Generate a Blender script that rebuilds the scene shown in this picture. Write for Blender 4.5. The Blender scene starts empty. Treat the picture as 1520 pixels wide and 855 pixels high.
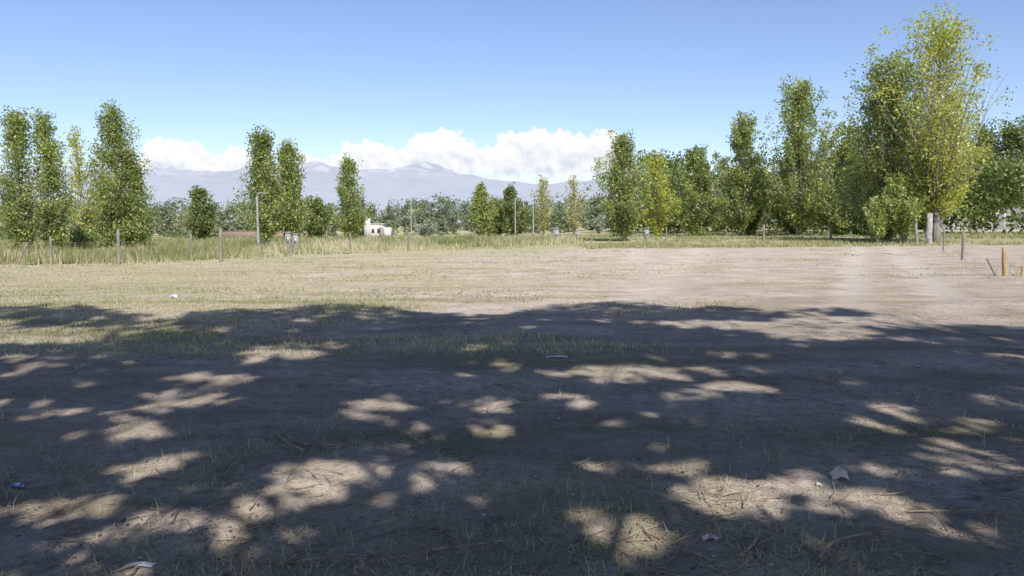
import bpy, math, numpy as np
from mathutils import Matrix, Vector
rng=np.random.default_rng(7)
sc=bpy.context.scene
sc.view_settings.view_transform='Standard'; sc.view_settings.look='None'; sc.view_settings.exposure=0
SUN_EL=math.radians(42); SUN_AZ=math.radians(163)   # azimuth clockwise from +Y: behind, slightly right
SV=np.array([math.sin(SUN_AZ)*math.cos(SUN_EL), math.cos(SUN_AZ)*math.cos(SUN_EL), math.sin(SUN_EL)])

# ---------------------------------------------------------------- noise
def _h(ix,iy,seed):
    n=(ix.astype(np.int64)*374761393+iy.astype(np.int64)*668265263+seed*1442695041)&0x7fffffff
    n=((n^(n>>13))*1274126177)&0x7fffffff
    n=(n^(n>>16))&0xffff
    return n/65535.0
def vn(x,y,seed=0):
    x=np.asarray(x,float);y=np.asarray(y,float)
    ix=np.floor(x);iy=np.floor(y);fx=x-ix;fy=y-iy
    fx=fx*fx*(3-2*fx);fy=fy*fy*(3-2*fy)
    a=_h(ix,iy,seed);b=_h(ix+1,iy,seed);c=_h(ix,iy+1,seed);d=_h(ix+1,iy+1,seed)
    return (a*(1-fx)+b*fx)*(1-fy)+(c*(1-fx)+d*fx)*fy
def fbm(x,y,o=4,seed=0):
    s=0;a=.5;t=0
    for i in range(o):
        s=s+a*vn(x*2**i+i*17.3,y*2**i-i*9.1,seed+i);t+=a;a*=.5
    return s/t
def sst(a,b,x):
    t=np.clip((x-a)/(b-a),0,1);return t*t*(3-2*t)
def gz(x,y):
    x=np.asarray(x,float);y=np.asarray(y,float)
    r=np.hypot(x,y)
    f=1/(1+(r/30)**2)
    z=(fbm(x/2.6,y/2.6,3,3)-.5)*.18*f+(fbm(x/.5,y/.5,3,9)-.5)*.09/(1+(r/12)**2)+(fbm(x/.12,y/.12,2,21)-.5)*.045/(1+(r/8)**2)
    z=z+(fbm(x/18,y/18,2,5)-.5)*.3*sst(5,30,r)
    z=z-.8*sst(80,150,y)*sst(20,-10,x)*sst(900,300,r)
    return z

# ---------------------------------------------------------------- mesh helper
def mk(name,parts,mats,smooth=False,parent=None):
    V=[];L=[];LS=[];MI=[];C=[];off=0;ls=0
    for v,f,mi,c in parts:
        v=np.asarray(v,float).reshape(-1,3);f=np.asarray(f,int)
        if len(f)==0: continue
        V.append(v);L.append((f+off).ravel());k=f.shape[1]
        LS.append(ls+np.arange(len(f))*k);ls+=len(f)*k
        MI.append(np.full(len(f),mi));C.append(np.broadcast_to(np.asarray(c,float),(len(v),)));off+=len(v)
    V=np.concatenate(V);L=np.concatenate(L);LS=np.concatenate(LS);MI=np.concatenate(MI);C=np.concatenate(C)
    me=bpy.data.meshes.new(name)
    me.vertices.add(len(V));me.vertices.foreach_set('co',V.astype(np.float32).ravel())
    me.loops.add(len(L));me.loops.foreach_set('vertex_index',L.astype(np.int32))
    me.polygons.add(len(LS));me.polygons.foreach_set('loop_start',LS.astype(np.int32))
    for m in mats: me.materials.append(m)
    me.polygons.foreach_set('material_index',MI.astype(np.int32))
    if smooth: me.polygons.foreach_set('use_smooth',np.ones(len(LS),bool))
    at=me.attributes.new('tone','FLOAT','POINT');at.data.foreach_set('value',C.astype(np.float32))
    me.update(calc_edges=True)
    o=bpy.data.objects.new(name,me);sc.collection.objects.link(o)
    if parent: o.parent=parent
    return o
def tube(pts,rad,n=6,caps=True):
    pts=np.asarray(pts,float);m=len(pts);rad=np.broadcast_to(rad,(m,))
    T=np.gradient(pts,axis=0);T/=np.linalg.norm(T,axis=1)[:,None]+1e-9
    ref=np.array([0,0,1.]) if abs(T[:,2]).mean()<.8 else np.array([1.,0,0])
    A=np.cross(T,ref);A/=np.linalg.norm(A,axis=1)[:,None]+1e-9;B=np.cross(T,A)
    th=np.arange(n)/n*2*np.pi
    v=pts[:,None,:]+rad[:,None,None]*(np.cos(th)[None,:,None]*A[:,None,:]+np.sin(th)[None,:,None]*B[:,None,:])
    v=v.reshape(-1,3);f=[]
    for i in range(m-1):
        for j in range(n):
            k=(j+1)%n;f.append((i*n+j,i*n+k,(i+1)*n+k,(i+1)*n+j))
    if caps and n%2==0:
        c=len(v);v=np.vstack([v,pts[-1],pts[0]])
        for j in range(0,n,2):
            f.append(((m-1)*n+j,(m-1)*n+(j+1)%n,(m-1)*n+(j+2)%n,c))
            f.append(((j+2)%n,(j+1)%n,j,c+1))
    return v,np.array(f)
def box(cx,cy,cz,sx,sy,sz,rot=0):
    v=np.array([[x,y,z] for x in(-.5,.5) for y in(-.5,.5) for z in(-.5,.5)])*[sx,sy,sz]
    c,s=math.cos(rot),math.sin(rot)
    v=np.c_[v[:,0]*c-v[:,1]*s,v[:,0]*s+v[:,1]*c,v[:,2]]+[cx,cy,cz]
    return v,np.array([(0,1,3,2),(4,6,7,5),(0,4,5,1),(2,3,7,6),(0,2,6,4),(1,5,7,3)])
def leaves(C,s,asp=.62,flat=0.0):
    n=len(C);a=rng.normal(size=(n,3));a/=np.linalg.norm(a,axis=1)[:,None]
    b=rng.normal(size=(n,3));b-=a*(a*b).sum(1)[:,None];b/=np.linalg.norm(b,axis=1)[:,None]
    if flat>0: a[:,2]*=1-flat;b[:,2]*=1-flat
    s=np.broadcast_to(s,(n,))[:,None]
    v=np.stack([C+a*s,C+b*s*asp,C-a*s,C-b*s*asp],1).reshape(-1,3)
    f=np.arange(n*4).reshape(n,4)
    return v,f
def cnorm(n): return np.clip(rng.normal(size=(n,3)),-1.55,1.55)

# ---------------------------------------------------------------- materials
def nm(name):
    m=bpy.data.materials.new(name);m.use_nodes=True;nt=m.node_tree;nt.nodes.clear()
    return m,nt,nt.nodes,nt.links
def ramp(N,pts):
    r=N.new('ShaderNodeValToRGB')
    while len(r.color_ramp.elements)<len(pts): r.color_ramp.elements.new(.5)
    for e,(p,c) in zip(r.color_ramp.elements,pts): e.position=p;e.color=(*c,1)
    return r
def leafmat(name,cols,trans=.4,gloss=.05,k=1.0):
    m,nt,N,L=nm(name)
    out=N.new('ShaderNodeOutputMaterial');a=N.new('ShaderNodeAttribute');a.attribute_name='tone'
    r=ramp(N,[(i/(len(cols)-1),tuple(q*k for q in c)) for i,c in enumerate(cols)])
    L.new(a.outputs['Fac'],r.inputs[0])
    p=N.new('ShaderNodeBsdfDiffuse');g=N.new('ShaderNodeBsdfGlossy');g.inputs['Roughness'].default_value=.45;g.inputs[0].default_value=(.8,.85,.8,1)
    t=N.new('ShaderNodeBsdfTranslucent')
    mx=N.new('ShaderNodeMixRGB');mx.blend_type='MULTIPLY';mx.inputs[0].default_value=1;mx.inputs[2].default_value=(1.4,1.35,.75,1)
    L.new(r.outputs[0],mx.inputs[1]);L.new(mx.outputs[0],t.inputs[0]);L.new(r.outputs[0],p.inputs[0])
    ms=N.new('ShaderNodeMixShader');ms.inputs[0].default_value=trans
    L.new(p.outputs[0],ms.inputs[1]);L.new(t.outputs[0],ms.inputs[2])
    m2=N.new('ShaderNodeMixShader');m2.inputs[0].default_value=gloss
    L.new(ms.outputs[0],m2.inputs[1]);L.new(g.outputs[0],m2.inputs[2]);L.new(m2.outputs[0],out.inputs[0])
    return m
def simple(name,c1,c2,scale=6,rough=.85,bump=.3,stretch=(1,1,1),metal=0):
    m,nt,N,L=nm(name)
    out=N.new('ShaderNodeOutputMaterial');p=N.new('ShaderNodeBsdfPrincipled')
    tc=N.new('ShaderNodeTexCoord');mp=N.new('ShaderNodeMapping');mp.inputs['Scale'].default_value=stretch
    no=N.new('ShaderNodeTexNoise');no.inputs['Scale'].default_value=scale;no.inputs['Detail'].default_value=5
    L.new(tc.outputs['Object'],mp.inputs[0]);L.new(mp.outputs[0],no.inputs[0])
    r=ramp(N,[(.3,c1),(.7,c2)]);L.new(no.outputs[0],r.inputs[0]);L.new(r.outputs[0],p.inputs['Base Color'])
    p.inputs['Roughness'].default_value=rough;p.inputs['Metallic'].default_value=metal
    b=N.new('ShaderNodeBump');b.inputs['Strength'].default_value=bump;b.inputs['Distance'].default_value=.02
    L.new(no.outputs[0],b.inputs['Height']);L.new(b.outputs[0],p.inputs['Normal']);L.new(p.outputs[0],out.inputs[0])
    return m
M_green=leafmat('poplar_leaf',[(.115,.15,.045),(.22,.27,.075),(.38,.41,.15)],.45,k=1.34)
M_dark=leafmat('dark_leaf',[(.08,.115,.038),(.16,.205,.058),(.27,.30,.10)],.42,k=1.22)
M_yel=leafmat('yellow_green_leaf',[(.25,.29,.06),(.42,.45,.09),(.57,.58,.16)],.48,k=1.12)
M_pale=leafmat('pale_leaf',[(.32,.34,.14),(.44,.44,.2),(.58,.55,.3)],.4,k=1.15)
M_silver=leafmat('silver_leaf',[(.24,.28,.2),(.34,.38,.29),(.46,.5,.4)],.25)
M_far=leafmat('distant_leaf',[(.15,.18,.12),(.23,.265,.15),(.35,.38,.21)],.35,k=1.15)  # distance haze put into the colour: paler, bluer leaves
M_fard=leafmat('distant_dark_leaf',[(.13,.165,.12),(.18,.215,.145),(.27,.30,.185)],.3,k=1.15)  # darker far leaves, with haze tinted into the colour too
M_shade=leafmat('shade_leaf',[(.05,.085,.022),(.095,.15,.035),(.16,.22,.06)],.22)
M_grass=leafmat('grass_blade',[(.18,.22,.07),(.33,.345,.15),(.52,.47,.30),(.66,.585,.41)],.3,.02)
M_bark=simple('bark',(.18,.16,.14),(.42,.39,.34),9,.9,.6,(1,1,.25))
M_wood=simple('weathered_wood',(.2,.17,.14),(.36,.31,.26),14,.9,.5,(1,1,.12))
M_newwood=simple('yellow_wood',(.34,.24,.11),(.5,.38,.2),12,.8,.4,(1,1,.12))
M_whitep=simple('whitewash',(.22,.2,.18),(.6,.57,.53),4,.85,.4)
M_conc=simple('pale_concrete',(.26,.26,.25),(.42,.42,.4),4,.85,.2)
M_metal=simple('galvanised_metal',(.35,.36,.38),(.5,.51,.52),3,.45,.05,metal=.5)
M_white=simple('white_stucco',(.55,.53,.46),(.66,.63,.56),2,.8,.1)
M_net=simple('white_mesh',(.65,.65,.65),(.75,.75,.75),2,.6,.0)
M_glass=simple('dark_window',(.03,.035,.045),(.06,.07,.08),1,.15,0)
M_brick=simple('brick',(.28,.2,.15),(.37,.27,.21),8,.9,.2)
M_tile=simple('roof_tile',(.27,.17,.13),(.36,.23,.18),10,.85,.3)
M_stick=simple('dry_stick',(.16,.12,.09),(.45,.37,.27),20,.9,.3)
M_plas=simple('white_plastic',(.5,.51,.53),(.7,.71,.72),8,.35,.1)
M_pink=simple('beige_paper',(.6,.47,.4),(.75,.65,.58),8,.6,.1)
M_blue=simple('blue_plastic',(.05,.12,.5),(.1,.2,.65),8,.4,.1)
M_red=simple('red_print',(.5,.05,.05),(.7,.6,.6),40,.4,.1)
M_stone=simple('pebble',(.2,.17,.14),(.45,.4,.35),30,.9,.2)

def ground_mat():
    m,nt,N,L=nm('dry_dirt_ground')
    out=N.new('ShaderNodeOutputMaterial');p=N.new('ShaderNodeBsdfDiffuse');p.inputs['Roughness'].default_value=.6
    tc=N.new('ShaderNodeTexCoord');sp=N.new('ShaderNodeSeparateXYZ');L.new(tc.outputs['Object'],sp.inputs[0])
    def noise(s,d=5,ro=.55,st=None,off=0):
        n=N.new('ShaderNodeTexNoise');n.inputs['Scale'].default_value=s;n.inputs['Detail'].default_value=d;n.inputs['Roughness'].default_value=ro
        if st or off:
            mp=N.new('ShaderNodeMapping');mp.inputs['Scale'].default_value=st or (1,1,1);mp.inputs['Location'].default_value=(off,off*.7,0)
            L.new(tc.outputs['Object'],mp.inputs[0]);L.new(mp.outputs[0],n.inputs[0])
        else: L.new(tc.outputs['Object'],n.inputs[0])
        return n.outputs[0]
    def mr(sock,a,b,c=0,d=1):
        n=N.new('ShaderNodeMapRange');n.interpolation_type='SMOOTHSTEP';L.new(sock,n.inputs[0])
        for i,v in enumerate((a,b,c,d)): n.inputs[i+1].default_value=v
        return n.outputs[0]
    def ma(op,a,b=0):
        n=N.new('ShaderNodeMath');n.operation=op
        for i,v in enumerate((a,b)):
            if isinstance(v,(int,float)): n.inputs[i].default_value=v
            else: L.new(v,n.inputs[i])
        return n.outputs[0]
    def mix(f,a,b,bt='MIX'):
        n=N.new('ShaderNodeMixRGB');n.blend_type=bt
        for i,v in enumerate((f,a,b)):
            if isinstance(v,(int,float)): n.inputs[i].default_value=v
            elif isinstance(v,tuple): n.inputs[i].default_value=(*v,1)
            else: L.new(v,n.inputs[i])
        return n.outputs[0]
    big=noise(.16,3);mid=noise(.9,5,.6,off=5);fin=noise(8,6,.76,off=9)
    streak=noise(.5,5,.65,(.35,1.6,1),off=13)
    soil=ramp(N,[(.34,(.21,.165,.13)),(.44,(.42,.35,.29)),(.55,(.61,.53,.45)),(.66,(.76,.685,.60))])
    L.new(ma('ADD',ma('MULTIPLY',mid,.35),ma('MULTIPLY',fin,.65)),soil.inputs[0])
    col=soil.outputs[0]
    vo=N.new('ShaderNodeTexVoronoi');vo.inputs['Scale'].default_value=23;L.new(tc.outputs['Object'],vo.inputs[0])
    fl=ma('MULTIPLY',mr(vo.outputs['Distance'],.28,.1),mr(ma('ADD',ma('MULTIPLY',mid,.5),ma('MULTIPLY',fin,.5)),.46,.56))
    col=mix(ma('MULTIPLY',fl,.7),col,(.14,.11,.08))
    near=mr(sp.outputs[1],24,12)
    org=mr(ma('ADD',ma('MULTIPLY',streak,.5),ma('MULTIPLY',fin,.5)),.49,.56)
    col=mix(ma('MULTIPLY',org,ma('ADD',ma('MULTIPLY',near,.40),.15)),col,(.25,.20,.15))
    wob=ma('MULTIPLY',ma('SUBTRACT',mid,.5),2.2)
    def lane(slope,off,w):
        dd=ma('ABSOLUTE',ma('ADD',ma('SUBTRACT',ma('SUBTRACT',sp.outputs[0],ma('MULTIPLY',sp.outputs[1],slope)),off),wob))
        return mr(dd,w,w*.2)
    tr=ma('MAXIMUM',ma('MAXIMUM',lane(.44,-.3,.7),lane(.44,1.8,.65)),ma('MULTIPLY',ma('MAXIMUM',lane(.28,-2.2,1.1),lane(.13,1.0,1.0)),.6))
    tr=ma('MULTIPLY',tr,ma('MULTIPLY',mr(sp.outputs[1],10,20),mr(sp.outputs[1],62,42)))
    left=mr(sp.outputs[0],7,-11);far=mr(sp.outputs[1],11,20);vf=mr(sp.outputs[1],42,70)
    g=ma('ADD',ma('MULTIPLY',big,.35),ma('ADD',ma('MULTIPLY',streak,.35),ma('MULTIPLY',fin,.30)))
    g=ma('ADD',g,ma('MULTIPLY',ma('MULTIPLY',left,far),.13));g=ma('ADD',g,ma('MULTIPLY',vf,.22))
    g=ma('SUBTRACT',g,ma('MULTIPLY',tr,.12))
    gm=mr(g,.50,.62)
    gc=mix(mr(fin,.42,.58),(.30,.265,.155),(.60,.53,.37))
    gc=mix(ma('MULTIPLY',mr(ma('ADD',streak,ma('MULTIPLY',vf,.2)),.46,.64),.65),gc,(.28,.305,.13))
    col=mix(ma('MULTIPLY',gm,.8),col,gc)
    col=mix(ma('MULTIPLY',tr,.42),col,(.69,.63,.55))
    L.new(col,p.inputs[0])
    b=N.new('ShaderNodeBump');b.inputs['Strength'].default_value=1.0;b.inputs['Distance'].default_value=.09
    L.new(fin,b.inputs['Height']);L.new(b.outputs[0],p.inputs['Normal']);L.new(p.outputs[0],out.inputs[0])
    return m

# ---------------------------------------------------------------- ground sheet
n=700;k=10.0
u=np.linspace(-1,1,n);sx=11000*np.sinh(k*u)/math.sinh(k)
X,Y=np.meshgrid(sx,sx+5.5)
Z=gz(X,Y)
idx=np.arange(n*n).reshape(n,n)
F=np.stack([idx[:-1,:-1],idx[:-1,1:],idx[1:,1:],idx[1:,:-1]],-1).reshape(-1,4)
mk('ground',[(np.stack([X,Y,Z],-1),F,0,0)],[ground_mat()],True)

# ---------------------------------------------------------------- trees
def tree(name,x,y,H,R,mat,base=.12,limbs=90,per=24,size=.13,cl=4,peak=.4,sd=.24,trunk_r=None,lean=0,rise=1.0,top=.4,bare=.07):
    tr=trunk_r or H*.014
    parts=[]
    ph=rng.uniform(0,6.28,3);am=H*.012
    def axis(t):
        t=np.asarray(t);return np.stack([am*np.sin(3*t+ph[0])*t*2+lean*t,am*np.sin(2.5*t+ph[1])*t*2,t*H*.97],-1)
    t=np.linspace(0,1,12);pv=axis(t);pv[0,2]=-.3
    v,f=tube(pv,tr*(1-t)**.8*1.15+.012,8);parts.append((v,f,0,.5))
    C=[];tone=[]
    for i in range(limbs):
        q=(i+rng.random())/limbs
        te=base+(1-base)*q
        cr=(q/peak)**.6 if q<peak else (1-(q-peak)/(1-peak)*(1-top*.4))**.72
        az=i*2.4+rng.normal()*.6
        r=R*max(cr,.10)*rng.uniform(.45,1.15)*(1+.30*math.sin(az*2+ph[2]+q*7)+.22*math.sin(q*17+ph[0]))
        dz=min(r*rng.uniform(1.2,2.4)*rise,H*(te)*.6)
        t0=max(te-dz/H,base*.55)
        p0=axis(t0);s=np.linspace(0,1,5)
        out=np.array([math.cos(az),math.sin(az),0])
        pe=p0[None,:]+out[None,:]*(r*s**.85)[:,None];pe[:,2]=p0[2]+(te*H-p0[2])*s**1.15
        pe[1:4]+=rng.normal(size=(3,3))*.05*r
        lr=tr*.34*(1-t0)+.008
        v,f=tube(pe,lr*(1-s*.85),4,False);parts.append((v,f,0,.4))
        if rng.random()<bare: continue
        ss=rng.uniform(.3,1.03,cl);lt=rng.normal()*.13
        for q2 in ss:
            c=np.array([np.interp(q2,s,pe[:,a]) for a in range(3)])+rng.normal(size=3)*.08*R
            nn=rng.poisson(per*rng.uniform(.25,1.75))
            if nn==0: continue
            C.append(c+cnorm(nn)*sd*np.array([1,1,1.2])*rng.uniform(.6,1.3))
            tone.append(np.clip(rng.normal(.5+lt+rng.normal()*.13,.22,nn),0,1))
    C=np.concatenate(C);tone=np.concatenate(tone)
    kk=C[:,2]>.15;C=C[kk];tone=tone[kk]
    v,f=leaves(C,rng.uniform(.6,1.2,len(C))*size);parts.append((v,f,1,np.repeat(tone,4)))
    o=mk(name,parts,[M_bark,mat]);o.location=(x,y,float(gz(x,y)));return o
T=tree
T('poplar_tree',-30.7,50,9.0,1.45,M_green,size=.088,base=.06,limbs=115,per=26)
T('poplar_tree',-29.5,51.5,8.8,1.3,M_green,size=.088,base=.07,limbs=105,per=26)
T('poplar_tree',-35.4,66,9.6,1.7,M_yel,size=.11,per=10,limbs=75,bare=.15)
T('poplar_tree',-34.7,67,7.2,1.4,M_green,size=.11,per=10,limbs=50)
T('poplar_tree',-26.8,54,9.6,1.75,M_green,size=.09,limbs=140,base=.05,per=28)
T('poplar_tree',-26.0,55,6.6,1.5,M_green,size=.095,limbs=80,base=.05,per=24)
T('poplar_tree',-35,90,5.8,1.9,M_dark,size=.14,peak=.45,base=.1)
T('poplar_tree',-17.8,58,8.5,1.65,M_green,size=.095,limbs=125,base=.12,per=29)
T('poplar_tree',-16.2,59,7.6,1.5,M_green,size=.095,limbs=105,base=.12,per=27)
T('round_tree',-24.5,100,4.9,2.3,M_dark,size=.15,peak=.45,base=.1)
T('poplar_tree',-17.1,85,8.8,1.8,M_green,size=.125,base=.07)
T('poplar_tree',-4.3,110,7.3,1.9,M_green,size=.15,base=.1)
T('poplar_tree',0,120,7.6,2.8,M_dark,size=.17,base=.05,limbs=100)
T('poplar_tree',-2.6,122,6.0,2,M_green,size=.17,base=.05)
T('poplar_tree',5.2,130,9.7,2.0,M_pale,size=.15,per=11,limbs=80)
T('poplar_tree',10.1,130,9.4,2.0,M_pale,size=.15,per=9,limbs=80)
T('poplar_tree',10.1,72,9.5,2.5,M_green,size=.11,limbs=160,base=.12,per=26)
T('poplar_tree',17.3,95,9.9,2.6,M_yel,size=.14,base=.08,peak=.5)
T('poplar_tree',21.9,95,10.4,3.1,M_green,size=.15,limbs=125,base=.05)
T('poplar_tree',24.4,104,9.6,2.6,M_dark,size=.17,limbs=90,base=.05)
T('poplar_tree',26.7,93,14.2,3.1,M_green,size=.14,limbs=170,base=.07)
T('poplar_tree',29.2,98,9.6,2.8,M_green,size=.17,limbs=100,base=.06)
T('poplar_tree',31.6,88,17.1,3.9,M_green,size=.145,limbs=225,base=.1,sd=.32)
T('poplar_tree',34.8,98,11.5,3.0,M_dark,size=.18,limbs=110,base=.05)
T('poplar_tree',37.2,90,12.2,3.7,M_green,size=.17,limbs=140,base=.05)
T('poplar_tree',35.2,80,9.5,2.8,M_dark,size=.17,limbs=100,base=.05)
T('poplar_tree',29.1,62,14.5,3.7,M_green,size=.12,limbs=240,per=23,base=.06,sd=.31)
T('poplar_tree',30.4,66,12.0,3.2,M_dark,size=.14,limbs=160,per=20,base=.05,sd=.33)
T('poplar_tree',30.6,57.6,16.3,4.1,M_yel,size=.115,limbs=230,per=20,base=.2,peak=.6,sd=.34,top=.7,bare=.04)
T('poplar_tree',31.8,59.5,11.5,2.8,M_yel,size=.115,limbs=100,per=15,base=.24,sd=.33)
for (x,y,h,r) in [(80,136,17.5,5.5),(85,134,18,5.5),(91,138,18,5.5),(74,144,14.5,5),(80,150,17,5.5),(69,148,13,5),(87,148,16,6),(77,128,11,4.5),(88,126,11,4.5)]:
    T('broadleaf_tree',x,y,h,r,M_dark,size=.26,limbs=130,per=19,base=.04,sd=.55,rise=.7,top=.8)
def bush(name,x,y,h,r,mat,nn,size,seedtone=.5):
    parts=[]
    C=[]
    for i in range(26):
        az=rng.uniform(0,6.28);l=rng.uniform(.6,1)
        e=np.array([math.cos(az)*r*l*rng.uniform(.3,1),math.sin(az)*r*l*rng.uniform(.3,1),h*rng.uniform(.45,1)])
        s=np.linspace(0,1,4)[:,None];pts=e*s**np.array([1,1,.8])
        v,f=tube(pts,.03*(1-s[:,0]*.8),4,False);parts.append((v,f,0,.4))
        kk=nn//26;w=rng.uniform(.25,1.05,kk)[:,None]
        C.append(e*w**np.array([1,1,.8])+cnorm(kk)*.11*r)
    C=np.concatenate(C);C[:,2]=np.abs(C[:,2])
    v,f=leaves(C,rng.uniform(.6,1.2,len(C))*size)
    parts.append((v,f,1,np.repeat(np.clip(rng.normal(seedtone,.22,len(C)),0,1),4)))
    o=mk(name,parts,[M_bark,mat]);o.location=(x,y,float(gz(x,y)));return o
bush('bush',28.2,57.5,4.8,2.2,M_green,6000,.11,.6)
bush('bush',26.6,58,3.2,1.6,M_green,3500,.10,.7)
bush('bush',29.6,60,4.2,2.0,M_green,5000,.12)
bush('bush',-11.8,110,2.4,1.8,M_silver,2500,.14)
bush('bush',12.6,115,2.8,1.2,M_silver,1500,.14)
bush('bush',-31,58,1.6,1.5,M_green,2200,.09)
bush('bush',-27.0,57,1.8,1.7,M_green,2200,.09)

def belt(name,specs,mat,size):
    Cs=[];Ts=[]
    for (x0,x1,y0,y1,hl,hh,cnt,lv) in specs:
        for i in range(cnt):
            x=rng.uniform(x0,x1);y=rng.uniform(y0,y1);h=rng.uniform(hl,hh);r=h*rng.uniform(.22,.45)
            m=9
            az=rng.uniform(0,6.28,m);q=rng.uniform(.1,.93,m);rr=r*np.sqrt(np.sin(np.pi*np.clip(q,.08,.95)))*rng.uniform(.2,1,m)
            cc=np.stack([x+np.cos(az)*rr,y+np.sin(az)*rr,q*h],1)
            c=cc[rng.integers(0,m,lv)]+cnorm(lv)*np.array([.2,.2,.16])*r*1.35
            c[:,2]=np.abs(c[:,2])+gz(x,y);Cs.append(c)
            Ts.append(np.clip(rng.normal(rng.uniform(.1,.8),.17,lv),0,1))
    C=np.concatenate(Cs);t=np.concatenate(Ts)
    v,f=leaves(C,rng.uniform(.7,1.3,len(C))*size)
    mk(name,[(v,f,0,np.repeat(t,4))],[mat])
belt('distant_tree_line',[(-130,25,170,215,4.5,8.5,150,380),(-60,40,135,165,3,6,40,380),(-100,-45,120,160,3,7,40,380)],M_far,.30)
belt('distant_woodland',[(-260,160,290,350,9,14.5,210,260),(-30,-22,285,300,12,15,4,300)],M_fard,.5)
belt('tree_row_behind',[(18,54,112,140,7,12.5,60,600),(38,56,84,110,8,12,16,800)],M_dark,.25)
belt('tree_row_edge',[(60,160,165,210,10,16,55,500)],M_fard,.4)

# ---------------------------------------------------------------- shade trees standing behind the camera
shx,shy=-SV[0]/SV[2],-SV[1]/SV[2]
EX=[-30,-16,-10.9,-8.5,-6.6,-5.7,-3.7,-2.1,-.7,.5,2,3.2,4.4,5.0,6.2,7,8.5,12,30]
EY=[14,16,16.7,16.4,14,15.4,16.6,15.4,14.4,15.8,17,15.8,14.6,14.4,14.6,12.8,12.2,12.5,12]
sun_gaps=[(-3.3,6.4,.5,.42),(-2.85,4.75,.42,.3),(-1.3,5.1,.3,.55),(-1.5,4.5,.3,.35),(-.57,4.9,.17,.65),(-1.03,6.05,.28,.24),
 (1.41,8.8,.85,.65),(2.1,7.9,.45,.5),(1.36,4.8,.42,.5),(.84,5.5,.32,.22),(4.5,11.6,1.2,.8),(5.6,13.0,2.2,.7),(3.4,12.9,.8,.8),(-3.2,10.1,.6,.5),
 (-7.3,12.3,1.9,1.2),(-9.8,12.8,2.0,1.1),(-.19,7.4,.3,.22),(-2,4.25,.4,.3),(-4.6,7.3,.6,.35),(.5,4.35,.3,.42),(2.2,4.45,.45,.28),(3.3,5.5,.5,.4),
 (-5.5,9.3,.6,.3),(6.2,9.3,.5,.3),(.9,6.6,.3,.18),(3.2,6.9,.4,.25),(-1.1,7.1,.35,.22),(-3.3,8.6,.5,.28),(-3.2,7.5,.4,.25),
 (3.8,6.3,.5,.3),(2.8,5.1,.35,.2),(.75,7.4,.3,.2),(.5,3.9,.2,.28),(-2.4,5.5,.3,.22),(1.9,5.2,.25,.25)]
def keep(P):  # shapes the unseen crowns: leaves dropped to set shadow edge and sun patches
    gx=P[:,0]+shx*P[:,2];gy=P[:,1]+shy*P[:,2]
    wx=gx+(fbm(gx*1.7,gy*1.7,3,40)-.5)*.9;wy=gy+(fbm(gx*1.7,gy*1.7,3,50)-.5)*1.1
    hf=fbm(gx*4.2+gy*1.3,gy*3.0-gx*1.1,3,64)
    ok=wy+(hf-.5)*1.2<np.interp(wx,EX,EY)
    pr=rng.random(len(P))
    for a,b,c,d in sun_gaps:
        e=((wx-a)/c)**2+((wy-b)/d)**2+(hf-.5)*3.0
        ok&=~((e<1.0)&(pr<.99))
    nz=fbm(gx*1.5+3,gy*1.2,3,60)*.5+hf*.5
    ok&=~(pr<sst(.54,.65,nz)*.92)
    ok&=(P[:,2]>3.2+np.clip(P[:,1],0,9)*.6)
    return ok
for i,(x,y,H,R) in enumerate([(-14.5,-3.6,18.5,4.2),(-10,-4.4,19.5,4.0),(-5.4,-3.2,19.5,3.9),(-1.2,-4.2,19.2,3.8),(2.6,-3.1,19.8,3.9),(6.8,-4.0,20,3.9),(11,-3.3,18,4.0),(15.5,-4.2,18,4.3),(20,-3.4,18,4.2)]):
    parts=[];t=np.linspace(0,1,10);bend=rng.normal(size=2)*.4
    ax=np.stack([bend[0]*np.sin(t*3),bend[1]*np.sin(t*2.5),t*H*.93-.3*(t==0)],1)
    v,f=tube(ax,.24*(1-t)**.8+.02,10);parts.append((v,f,0,.5))
    for j in range(70):
        t0=rng.uniform(.2,.9);az=rng.uniform(0,6.28);l=R*rng.uniform(.5,1)*(1.15-t0*.6);s=np.linspace(0,1,6)
        p0=np.array([np.interp(t0,t,ax[:,a]) for a in range(3)])
        pe=p0+np.stack([np.cos(az)*l*s,np.sin(az)*l*s,l*1.0*s**1.2],1)+rng.normal(size=(6,3))*.06*s[:,None]*l*.5
        v,f=tube(pe,(.06*(1.1-t0)+.01)*(1-s*.8),5,False);parts.append((v,f,0,.4))
    nn=24000;P=rng.normal(size=(nn,3));P/=np.linalg.norm(P,axis=1)[:,None];P*=(rng.random(nn)**.42)[:,None]
    P=P*[R*1.05,R*1.05,(H-3.2)/2]+[0,0,3.2+(H-3.2)/2]
    c=P[rng.integers(0,nn,700)];P=np.concatenate([P[:15000],c[rng.integers(0,700,11000)]+rng.normal(size=(11000,3))*.26])
    P=P+[x,y,0];P=P[keep(P)]-[x,y,0]
    v,f=leaves(P,rng.uniform(.10,.16,len(P)),.7);parts.append((v,f,1,np.repeat(rng.random(len(P)),4)))
    o=mk('shade_tree',parts,[M_bark,M_shade]);o.location=(x,y,0)

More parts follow.
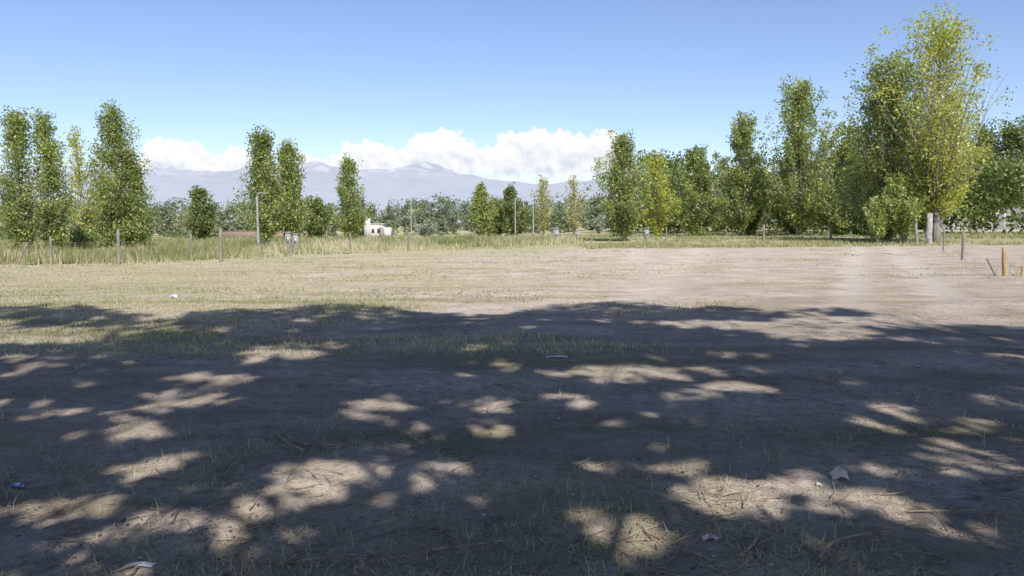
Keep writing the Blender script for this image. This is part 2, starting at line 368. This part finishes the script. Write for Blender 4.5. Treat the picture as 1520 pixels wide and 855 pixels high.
# ---------------------------------------------------------------- grass
def blades(name,x,y,h,w,tone,lean=.35,mat=M_grass,zo=-.005):
    n=len(x);az=rng.uniform(0,6.28,n);z=gz(x,y)+zo
    d=np.stack([np.cos(az),np.sin(az),np.zeros(n)],1)
    la=rng.uniform(0,6.28,n);ln=np.abs(rng.normal(0,lean,n))
    hh=h/np.sqrt(1+ln**2)
    tip=np.stack([np.cos(la)*ln*hh,np.sin(la)*ln*hh,hh],1)
    b=np.stack([x,y,z],1);w=np.broadcast_to(w,(n,))[:,None]
    midp=b+tip*np.array([.38,.38,.55])
    v=np.stack([b-d*w,b+d*w,midp+d*w*.7,midp-d*w*.7],1).reshape(-1,3)
    v3=np.stack([midp-d*w*.7,midp+d*w*.7,b+tip],1).reshape(-1,3)
    return mk(name,[(v,np.arange(n*4).reshape(n,4),0,np.repeat(tone,4)),(v3,np.arange(n*3).reshape(n,3),0,np.repeat(tone,3))],[mat])
def tufts(cnt,x0,x1,y0,y1,per,spread,maskf,pers=True):
    yy=1/(rng.uniform(1/y1,1/y0,cnt)) if pers else rng.uniform(y0,y1,cnt)
    xx=rng.uniform(x0,x1,cnt)
    kk=maskf(xx,yy);xx=xx[kk];yy=yy[kk]
    x=np.repeat(xx,per)+rng.normal(size=len(xx)*per)*spread;y=np.repeat(yy,per)+rng.normal(size=len(xx)*per)*spread
    return x,y
x,y=tufts(30000,-34,22,10,48,6,.10,lambda a,b:(fbm(a/3,b/1.8,4,90)+.17*sst(5,-9,a)-.10*sst(0,12,a)+rng.normal(size=len(a))*.04-.14*sst(19,11,b)>.54)&(np.abs(a)<b*.75+3))
n_=len(x);blades('short_dry_grass',x,y,rng.uniform(.02,.09,n_),.004+.0002*y,np.clip(rng.normal(.74,.2,n_)-.5*sst(.48,.60,fbm(x/3,y/1.6,3,8)),0,1),.8)
x,y=tufts(1300,-8,8,3.4,15,9,.05,lambda a,b:(fbm(a/1.3,b/1.3,3,95)+.10*sst(1,4,a)>.58))
n_=len(x);blades('sparse_grass_tufts',x,y,rng.uniform(.02,.085,n_),.0025,np.clip(rng.normal(.6,.28,n_),0,1),.9)
n_=30000;y=1/rng.uniform(1/18,1/3.4,n_);x=rng.uniform(-.78,.78,n_)*y;kk=fbm(x/.8,y/.8,4,144)+rng.normal(size=n_)*.06>.5;x=x[kk];y=y[kk]
n_=len(x);blades('straw_litter',x,y,rng.uniform(.03,.13,n_),.0018,np.clip(rng.normal(.8,.2,n_),0,1),9,zo=.004)
x,y=tufts(420,-5,-1,14.8,17.2,12,.09,lambda a,b:((a+2.9)/1.7)**2+((b-16)/.8)**2<rng.uniform(.1,1,len(a)),False)
n_=len(x);blades('grass_patch',x,y,rng.uniform(.05,.15,n_),.005,np.clip(rng.normal(.55,.25,n_),0,1),.6)
x,y=tufts(800,-11,-4.5,10.5,14,9,.12,lambda a,b:fbm(a,b,3,222)>.5,False)
n_=len(x);blades('grass_patch',x,y,rng.uniform(.03,.09,n_),.005,np.clip(rng.normal(.55,.25,n_),0,1),.7)
def wm(a,b):
    edge=35+np.clip(a+20,0,40)*1.25
    return (b>edge+rng.normal(size=len(a))*2.4)&(fbm(a/5,b/5,3,33)+rng.normal(size=len(a))*.11>.44)
x,y=tufts(25000,-62,6,32,100,8,.24,wm)
n_=len(x);hh=rng.uniform(.12,.7,n_)*(.25+1.5*fbm(x/2.5,y/2.5,3,77)**1.5);blades('tall_weeds',x,y,hh,.010+.0003*y,np.clip(rng.normal(.43,.2,n_)+(fbm(x/5,y/5,3,12)-.5)*1.7,0,1),.45)
x,y=tufts(1900,-46,4,36,80,24,.24,lambda a,b:(b>36+np.clip(a+20,0,40)*1.25)&(fbm(a/4,b/4,2,133)>.5))
n_=len(x);blades('green_weeds',x,y,rng.uniform(.15,.85,n_),.016,np.clip(rng.normal(.22,.14,n_),0,1),.45)
x,y=tufts(8000,5,60,52,110,8,.2,lambda a,b:(fbm(a/5,b/5,3,35)+rng.normal(size=len(a))*.1>.52)&(a<b*.7))
n_=len(x);blades('verge_grass',x,y,rng.uniform(.08,.3,n_),.012+.0003*y,np.clip(rng.normal(.4,.2,n_),0,1),.4)
x,y=tufts(500,12,26,20,50,10,.12,lambda a,b:np.abs(a-(14.4+(b-23)*.45))<.7,False)
n_=len(x);blades('verge_weeds',x,y,rng.uniform(.06,.2,n_),.007,np.clip(rng.normal(.6,.2,n_),0,1),.6)

# ---------------------------------------------------------------- posts and fence wire
def post(name,x,y,h,r,mat,lean=(0,0),seg=8):
    s=np.linspace(0,1,6);pts=np.stack([lean[0]*s*h,lean[1]*s*h,-.2+s*(h+.2)],1)+rng.normal(size=(6,3))*r*.08
    v,f=tube(pts,r*(1.05-.12*s)*rng.uniform(.93,1.07,6),seg)
    v[-2]+= [0,0,r*.25]
    o=mk(name,[(v,f,0,.5)],[mat]);o.location=(x,y,float(gz(x,y)));return o
lp=[(-24.5,38,1.35),(-21.4,37,1.3),(-18.0,36.5,1.6),(-16.1,40,1.3),(-13.6,37.2,1.5),(-11.8,42.5,1.2),(-9.4,46.5,1.2),(-6.6,51,1.2),(-2.7,59,1.3),(1.6,62,1.1)]
for a,b,h in lp: post('fence_post',a,b,h,.05 if h<1.45 else .07,M_wood,(rng.normal()*.03,0))
for a,b,h,r in [(13,67,1.3,.06),(19.9,63,1.45,.08),(28,70,1.1,.1),(23.3,43,1.25,.05),(18.8,33.2,1.12,.065),(6.6,66,1.1,.05)]: post('fence_post',a,b,h,r,M_wood,(rng.normal()*.02,0))
post('fence_post',14.4,23.2,.82,.065,M_newwood,(-.08,0));post('leaning_stake',14.3,23.3,.5,.035,M_wood,(-.7,.1));post('leaning_stake',14.75,23.0,.3,.04,M_newwood,(.15,0))
post('leaning_stake',-22.6,36.3,1.0,.05,M_wood,(.55,0))
post('whitewashed_post',29.3,56.0,2.1,.21,M_whitep,(0,0),12);post('dead_trunk',28.7,56.4,1.9,.1,M_bark,(-.12,0))
parts=[]
for hgt in (.35,.7,1.05):
    for seq in (lp,[(23.3,43,1.2),(18.8,33.2,1.1),(14.4,23.2,.9)]):
        for p,q in zip(seq[:-1],seq[1:]):
            s=np.linspace(0,1,5);pts=np.stack([p[0]+(q[0]-p[0])*s,p[1]+(q[1]-p[1])*s,gz(p[0],p[1])+(gz(q[0],q[1])-gz(p[0],p[1]))*s+min(hgt,q[2]*.9)-.06*np.sin(np.pi*s)],1)
            v,f=tube(pts,.003,4,False);parts.append((v,f,0,.5))
mk('fence_wire',parts,[M_metal])

# ---------------------------------------------------------------- street lamps
def lamp(x,y,h,arm):
    e=bpy.data.objects.new('street_lamp',None);sc.collection.objects.link(e);e.location=(x,y,float(gz(x,y)))
    s=np.linspace(0,1,8);v,f=tube(np.stack([0*s,0*s,s*h],1),.10-.035*s,8);mk('pole',[(v,f,0,0)],[M_conc],parent=e)
    a=np.linspace(0,math.pi/2,8);v,f=tube(np.stack([arm*(1-np.cos(a)),0*a,h-.02+.28*np.sin(a)],1),.045,6);mk('arm',[(v,f,0,0)],[M_conc],parent=e)
    v,f=box(arm+.18*np.sign(arm),0,h+.24,.45,.2,.1);v[:,2]-=.04*(np.abs(v[:,0]-arm)>.3)*(v[:,2]>h+.2)
    mk('luminaire',[(v,f,0,0)],[M_conc],parent=e)
    v,f=tube([[0,0,-.1],[0,0,.1],[0,0,.25]],[.16,.16,.1],8);mk('base',[(v,f,0,0)],[M_conc],parent=e)
lamp(-17.4,54.8,3.6,.35);lamp(-13.8,110,5.3,1.2);lamp(.5,106,4.9,.9);lamp(3.0,110,4.5,-.8)

def pillar(x,y,w,h):
    v,f=box(0,0,h/2-.1,w,.4,h+.2);p=[(v,f,0,0)]
    v,f=box(0,0,h+.035,w+.1,.5,.07);p.append((v,f,0,0))
    v,f=box(0,-.21,h*.6,w*.5,.03,h*.4);p.append((v,f,1,0))
    o=mk('meter_pillar',p,[M_conc,M_metal]);o.location=(x,y,float(gz(x,y)))
pillar(-15.1,54,.3,1.1);pillar(-14.65,54.2,.33,1.0);pillar(4.3,77,.5,1.1);pillar(6.9,84,.4,.9);pillar(14.2,84,.4,1.0)

# ---------------------------------------------------------------- houses
def house(name,x,y,w,d,h,wall,roof=None,tower=False,rot=0):
    e=bpy.data.objects.new(name,None);sc.collection.objects.link(e);e.location=(x,y,float(gz(x,y))-.1);e.rotation_euler=(0,0,rot)
    v,f=box(0,0,h/2,w,d,h);mk('walls',[(v,f,0,0)],[wall],parent=e)
    if roof:
        r=.5;v=np.array([[-w/2-r,-d/2-r,h+.003],[w/2+r,-d/2-r,h+.003],[w/2+r,d/2+r,h+.003],[-w/2-r,d/2+r,h+.003],[-w/2-r,0,h+1.3],[w/2+r,0,h+1.3]])
        mk('roof',[(v,np.array([(0,1,5,4),(2,3,4,5),(3,2,1,0)]),0,0),(v[[0,4,3,1,2,5]],np.array([(0,1,2),(3,4,5)]),0,0)],[roof],parent=e)
    else:
        ps=[]
        for bx in ((0,-d/2,w+.16,.2),(0,d/2,w+.16,.2),(-w/2,0,.16,d-.22),(w/2,0,.16,d-.22)):
            v,f=box(bx[0],bx[1],h+.08,bx[2],bx[3],.15);ps.append((v,f,0,0))
        mk('parapet',ps,[wall],parent=e)
    if tower:
        v,f=box(-w/2+.5,-d/2+.5,h/2+.6,.9,.9,h+1.2);v[:,1]-=.3;mk('tower',[(v,f,0,0)],[wall],parent=e)
        v,f=box(w/2+.55,0,1.0,1.1,d*.8,2.0);mk('annex',[(v,f,0,0)],[wall],parent=e)
    ps=[]
    for wx in (-.02,.28): 
        v,f=box(wx*w,-d/2-.015,h*.6,w*.15,.05,h*.25);ps.append((v,f,0,0))
    mk('windows',ps,[M_glass],parent=e)
    v,f=box(w*.42,-d/2-.015,1.0,.7,.05,2.0);mk('door',[(v,f,0,0)],[M_wood],parent=e)
house('white_house',-21.5,126,2.9,3.5,2.45,M_white,None,True)
house('brick_house',-76,145,9,6,2.5,M_brick,M_tile)
house('brick_house',-98,150,8,6,2.5,M_brick,M_tile)
v1,f1=box(0,0,.65,18,.2,1.5);v2,f2=box(0,0,1.44,18.1,.3,.08)
o=mk('brick_wall',[(v1,f1,0,0),(v2,f2,1,0)],[M_brick,M_conc]);o.location=(-40,135,float(gz(-40,135)))

# ---------------------------------------------------------------- white mesh court fence on the right
parts=[];P0=np.array([58,108.]);P1=np.array([86,102.]);nP=11
for i in range(nP+1):
    p=P0+(P1-P0)*i/nP;v,f=tube([[p[0],p[1],-.2],[p[0],p[1],3.2]],.09,6);parts.append((v,f,0,0))
for hgt in (.15,3.2):
    v,f=tube([[P0[0],P0[1],hgt],[P1[0],P1[1],hgt]],.07,6);parts.append((v,f,0,0))
for i in range(22):
    hgt=.2+i*.136;v,f=tube([[P0[0],P0[1],hgt],[P1[0],P1[1],hgt]],.02,4,False);parts.append((v,f,0,0))
for i in range(220):
    p=P0+(P1-P0)*i/220;v,f=tube([[p[0],p[1],.15],[p[0],p[1],3.2]],.02,4,False);parts.append((v,f,0,0))
mk('white_mesh_fence',parts,[M_net])

# ---------------------------------------------------------------- ground litter, twigs, stones
def sticks(name,items,mat=M_stick):
    parts=[]
    for (x,y,l,az,r,up) in items:
        s=np.linspace(-.5,.5,6);cv=rng.normal()*.15
        px=x+math.cos(az)*l*s-math.sin(az)*cv*l*s*s*2;py=y+math.sin(az)*l*s+math.cos(az)*cv*l*s*s*2
        v,f=tube(np.stack([px,py,gz(px,py)*.5+gz(x,y)*.5+r+.006+up*(s+.5)],1),r*(1.1-.6*(s+.5)),5,False);parts.append((v,f,0,.5))
    return mk(name,parts,[mat])
it=[]
for i in range(1300):
    y=1/rng.uniform(1/15,1/3.5);x=rng.uniform(-.72,.72)*y;it.append((x,y,rng.uniform(.04,.32),rng.uniform(0,3.14),rng.uniform(.0014,.005),rng.uniform(0,.02)))
sticks('dry_twigs',it)
def branch(x,y,l,az,r):
    its=[(x,y,l,az,r,.03)]
    for q in (-.25,.05,.25):
        a2=az+rng.choice([-.6,.6]);its.append((x+math.cos(az)*l*q+math.cos(a2)*l*.17,y+math.sin(az)*l*q+math.sin(a2)*l*.17,l*.35,a2,r*.55,.03))
    sticks('fallen_branch',its)
branch(1.75,4.12,.6,.5,.010);branch(1.25,4.02,.45,1.0,.009);branch(-1.75,6.0,.6,2.2,.010);branch(-.25,4.02,.4,.25,.007);branch(3.3,5.0,.5,-.2,.008);branch(-1.5,5.9,.5,-.4,.009);branch(2.55,4.5,.5,-.1,.007);branch(3.3,7.5,.6,2,.008);branch(-.9,3.9,.5,.1,.007)
n_=10000;y=1/rng.uniform(1/16,1/3.4,n_);x=rng.uniform(-.75,.75,n_)*y;kk=fbm(x/.9,y/.9,3,44)+rng.normal(size=n_)*.08>.5;x=x[kk];y=y[kk]
v,f=leaves(np.stack([x,y,gz(x,y)+.008],1),rng.uniform(.007,.02,len(x)),.6,.75)
M_dead=leafmat('dead_leaf',[(.1,.07,.04),(.3,.22,.13),(.5,.42,.28)],.1,.02)
mk('dry_leaf_litter',[(v,f,0,np.repeat(rng.uniform(0,1,len(x)),4))],[M_dead])
parts=[];base=np.array([[1,0,0],[-1,0,0],[0,1,0],[0,-1,0],[0,0,1],[0,0,-1]],float)
ft=np.array([(0,2,4),(2,1,4),(1,3,4),(3,0,4),(2,0,5),(1,2,5),(3,1,5),(0,3,5)])
for i in range(1800):
    y=1/rng.uniform(1/14,1/3.4);x=rng.uniform(-.75,.75)*y;r=abs(rng.normal(0,.007))+.003
    v=base*r*rng.uniform(.6,1.3,(6,3))*[1,1,.6]+[x,y,float(gz(x,y))+r*.3];parts.append((v,ft,0,.5))
mk('soil_clods',parts,[M_stone])
def crumple(name,x,y,w,d,h,mats,seed=1):
    m=14;a=np.linspace(-1,1,m);A,B=np.meshgrid(a,a)
    zz=h*np.clip(1-(A**2+B**2)*.55,0,1)*(.45+fbm(A*2.3+seed*9,B*2.3,3,seed)*1.1)
    ax=A*w*(1+.35*(fbm(A*2+seed,B*2,2,seed+3)-.5));by=B*d*(1+.35*(fbm(A*2,B*2+seed,2,seed+5)-.5))
    ii=np.arange(m*m).reshape(m,m);F=np.stack([ii[:-1,:-1],ii[:-1,1:],ii[1:,1:],ii[1:,:-1]],-1).reshape(-1,4)
    o=mk(name,[(np.stack([ax,by,zz+.006],-1).reshape(-1,3),F,0,0)],mats)
    if len(mats)>1:
        for p in o.data.polygons:
            if vn(p.center.x*60+seed,p.center.y*60,seed)>.55: p.material_index=1
    o.location=(x,y,float(gz(x,y)));return o
crumple('crumpled_paper',2.12,5.08,.055,.055,.06,[M_pink],2)
crumple('plastic_scrap',1.94,4.95,.015,.02,.02,[M_plas],3)
crumple('crushed_drink_can',1.03,4.07,.04,.025,.03,[M_plas,M_red],4)
crumple('blue_plastic_scrap',-3.22,5.05,.045,.025,.02,[M_blue,M_plas],5)
crumple('plastic_bag',-1.83,3.77,.07,.025,.015,[M_plas],6)
crumple('plastic_scrap',-7.75,18.2,.09,.08,.08,[M_plas],7)
crumple('plastic_sheet',.55,9.8,.13,.03,.02,[M_plas],8)
for i in range(8):
    y=1/rng.uniform(1/10,1/4.2);x=rng.uniform(-.6,.6)*y;crumple('paper_scrap',x,y,.011,.011,.008,[M_plas if i%2 else M_pink],20+i)

# ---------------------------------------------------------------- mountains
nu,nr=900,150
uu=np.linspace(-.95,.8,nu);rr=np.linspace(5200,10400,nr)
U,Rr=np.meshgrid(uu,rr)
prof=np.interp(U,[-.95,-.6,-.44,-.37,-.3,-.235,-.185,-.09,-.05,0,.09,.17,.3,.8],[.05,.06,.073,.074,.078,.086,.080,.078,.074,.063,.058,.054,.045,.03])
XX=np.sin(U)*Rr;YY=np.cos(U)*Rr
q=(Rr-5200)/(9000-5200)
rid=1-np.abs(2*fbm(XX/1500,YY/1500,6,11)-1)*1.0
rid2=1-np.abs(2*fbm(XX/480,YY/480,5,14)-1)
Hm=prof*9000*(np.clip(q,0,1)**1.15)*(.60+.27*rid**2+.17*rid2)
Hm=Hm*sst(1.38,1.0,q)-6
ii=np.arange(nu*nr).reshape(nr,nu);F=np.stack([ii[:-1,:-1],ii[:-1,1:],ii[1:,1:],ii[1:,:-1]],-1).reshape(-1,4)
m,nt,N,L=nm('painted_haze_mountain')
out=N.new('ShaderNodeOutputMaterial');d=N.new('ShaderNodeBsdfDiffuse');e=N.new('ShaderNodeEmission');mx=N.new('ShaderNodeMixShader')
tc=N.new('ShaderNodeTexCoord');no=N.new('ShaderNodeTexNoise');no.inputs['Scale'].default_value=.002;no.inputs['Detail'].default_value=8
L.new(tc.outputs['Object'],no.inputs[0]);r=ramp(N,[(.35,(.22,.14,.10)),(.65,(.56,.40,.32))]);L.new(no.outputs[0],r.inputs[0])
sp=N.new('ShaderNodeSeparateXYZ');L.new(tc.outputs['Object'],sp.inputs[0])
hz=N.new('ShaderNodeMapRange');L.new(sp.outputs[2],hz.inputs[0]);hz.inputs[1].default_value=400;hz.inputs[2].default_value=600
n3=N.new('ShaderNodeTexNoise');n3.inputs['Scale'].default_value=.006;n3.inputs['Detail'].default_value=6;L.new(tc.outputs['Object'],n3.inputs[0])
sr=N.new('ShaderNodeMapRange');L.new(n3.outputs[0],sr.inputs[0]);sr.inputs[1].default_value=.5;sr.inputs[2].default_value=.58
mu=N.new('ShaderNodeMath');mu.operation='MULTIPLY';L.new(hz.outputs[0],mu.inputs[0]);L.new(sr.outputs[0],mu.inputs[1])
mc=N.new('ShaderNodeMixRGB');L.new(mu.outputs[0],mc.inputs[0]);L.new(r.outputs[0],mc.inputs[1]);mc.inputs[2].default_value=(.95,.95,.97,1)
L.new(mc.outputs[0],d.inputs[0])
e.inputs[0].default_value=(.62,.70,.87,1);e.inputs[1].default_value=1.0  # aerial haze painted on as sky-coloured glow, stronger towards the foot
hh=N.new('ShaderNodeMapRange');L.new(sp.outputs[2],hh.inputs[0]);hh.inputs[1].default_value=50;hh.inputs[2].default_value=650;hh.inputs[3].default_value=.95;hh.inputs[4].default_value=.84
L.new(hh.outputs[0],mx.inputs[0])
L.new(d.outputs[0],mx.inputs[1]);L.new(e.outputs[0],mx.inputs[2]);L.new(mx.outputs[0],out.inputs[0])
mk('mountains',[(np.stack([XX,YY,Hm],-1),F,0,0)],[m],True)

# ---------------------------------------------------------------- sky with low cumulus
w=bpy.data.worlds.new('World');sc.world=w;w.use_nodes=True;nt=w.node_tree;N=nt.nodes;L=nt.links;N.clear()
out=N.new('ShaderNodeOutputWorld');bg=N.new('ShaderNodeBackground');sky=N.new('ShaderNodeTexSky');sky.sky_type='NISHITA'
sky.sun_disc=False;sky.sun_elevation=SUN_EL;sky.sun_rotation=SUN_AZ;sky.altitude=1000;sky.air_density=1.0;sky.dust_density=.8;sky.ozone_density=1.4
tint=N.new('ShaderNodeMixRGB');tint.blend_type='MULTIPLY';tint.inputs[0].default_value=1;tint.inputs[2].default_value=(1.0,.985,1.12,1)
L.new(sky.outputs[0],tint.inputs[1]);bg.inputs[1].default_value=.14;L.new(tint.outputs[0],bg.inputs[0])
cb=N.new('ShaderNodeBackground');mxs=N.new('ShaderNodeMixShader')
tc=N.new('ShaderNodeTexCoord');sp=N.new('ShaderNodeSeparateXYZ');L.new(tc.outputs['Generated'],sp.inputs[0])
def ma(op,a,b=0):
    n=N.new('ShaderNodeMath');n.operation=op
    for i,v in enumerate((a,b)):
        if isinstance(v,(int,float)): n.inputs[i].default_value=v
        else: L.new(v,n.inputs[i])
    return n.outputs[0]
def mr(s,a,b,c=0,d=1,sm=True):
    n=N.new('ShaderNodeMapRange');n.interpolation_type='SMOOTHSTEP' if sm else 'LINEAR';L.new(s,n.inputs[0])
    for i,v in enumerate((a,b,c,d)): n.inputs[i+1].default_value=v
    return n.outputs[0]
def cn(scale,detail,off=(0,0,0),rough=.55):
    mp=N.new('ShaderNodeMapping');mp.inputs['Location'].default_value=off;L.new(tc.outputs['Generated'],mp.inputs[0])
    n=N.new('ShaderNodeTexNoise');n.inputs['Scale'].default_value=scale;n.inputs['Detail'].default_value=detail;n.inputs['Roughness'].default_value=rough
    L.new(mp.outputs[0],n.inputs[0]);return n.outputs[0]
az=ma('ARCTAN2',sp.outputs[0],sp.outputs[1]);el=sp.outputs[2]
un=mr(az,-.6,.4,0,1,False)
tp=[(200,.066),(225,.095),(265,.103),(310,.093),(332,.083),(352,.097),(372,.093),(395,.072),(430,.074),(450,.089),(480,.083),(505,.086),(520,.099),(560,.101),(597,.092),(615,.107),(655,.115),(700,.107),(725,.096),(745,.109),(800,.117),(860,.112),(905,.113),(930,.090),(960,.06),(1100,.045)]
fc=N.new('ShaderNodeFloatCurve');cu=fc.mapping.curves[0]
pts=[(0,.04*8)]+[((math.atan((p-760)/1182)+.6),v*8) for p,v in tp]+[(1,.04*8)]
cu.points[0].location=pts[0];cu.points[1].location=pts[-1]
for p in pts[1:-1]: cu.points.new(*p)
for p in cu.points: p.handle_type='AUTO'
fc.mapping.update();L.new(un,fc.inputs[1])
top=ma('DIVIDE',fc.outputs[0],8.0)
n1=cn(38,2);n2=cn(100,5,(3,1,2),.55)
nz=ma('ADD',ma('MULTIPLY',ma('SUBTRACT',n1,.5),.02),ma('MULTIPLY',ma('SUBTRACT',n2,.5),.028))
dens=ma('ADD',ma('SUBTRACT',top,el),nz)
mask=mr(dens,-.001,.004)
bot=ma('ADD',ma('SUBTRACT',el,.056),nz)
mask=ma('MULTIPLY',mask,mr(bot,-.006,.010))
a1=cn(50,4,(0,0,0),.5);a2=cn(50,4,(-.0035,0,-.007),.5)
rel=ma('SUBTRACT',a1,a2)
sh=ma('ADD',ma('MULTIPLY',rel,1.6),mr(dens,.042,.0,.5,1.0))  # cloud light and shade painted: offset-noise relief, darker below the tops
cr=ramp(N,[(.2,(.68,.73,.84)),(.5,(.87,.90,.95)),(.8,(1.0,1.0,1.0))]);L.new(sh,cr.inputs[0])
L.new(cr.outputs[0],cb.inputs[0]);cb.inputs[1].default_value=1.0
L.new(ma('MULTIPLY',mask,.96),mxs.inputs[0]);L.new(bg.outputs[0],mxs.inputs[1]);L.new(cb.outputs[0],mxs.inputs[2]);L.new(mxs.outputs[0],out.inputs[0])

# ---------------------------------------------------------------- sun
sl=bpy.data.lights.new('sun','SUN');sl.energy=5.0;sl.angle=math.radians(.53);sl.color=(1,.95,.87)
so=bpy.data.objects.new('sun',sl);sc.collection.objects.link(so)
so.rotation_euler=Vector(SV).to_track_quat('Z','Y').to_euler()
# ---------------------------------------------------------------- camera
cd=bpy.data.cameras.new('camera');cd.lens=28;cd.sensor_width=36;cd.clip_end=40000;cd.clip_start=.05
co=bpy.data.objects.new('camera',cd);sc.collection.objects.link(co)
co.matrix_world=Matrix.Translation((0,0,1.65))@Matrix.Rotation(math.radians(90-4.62),4,'X')@Matrix.Rotation(math.radians(-.45),4,'Z')
sc.camera=co
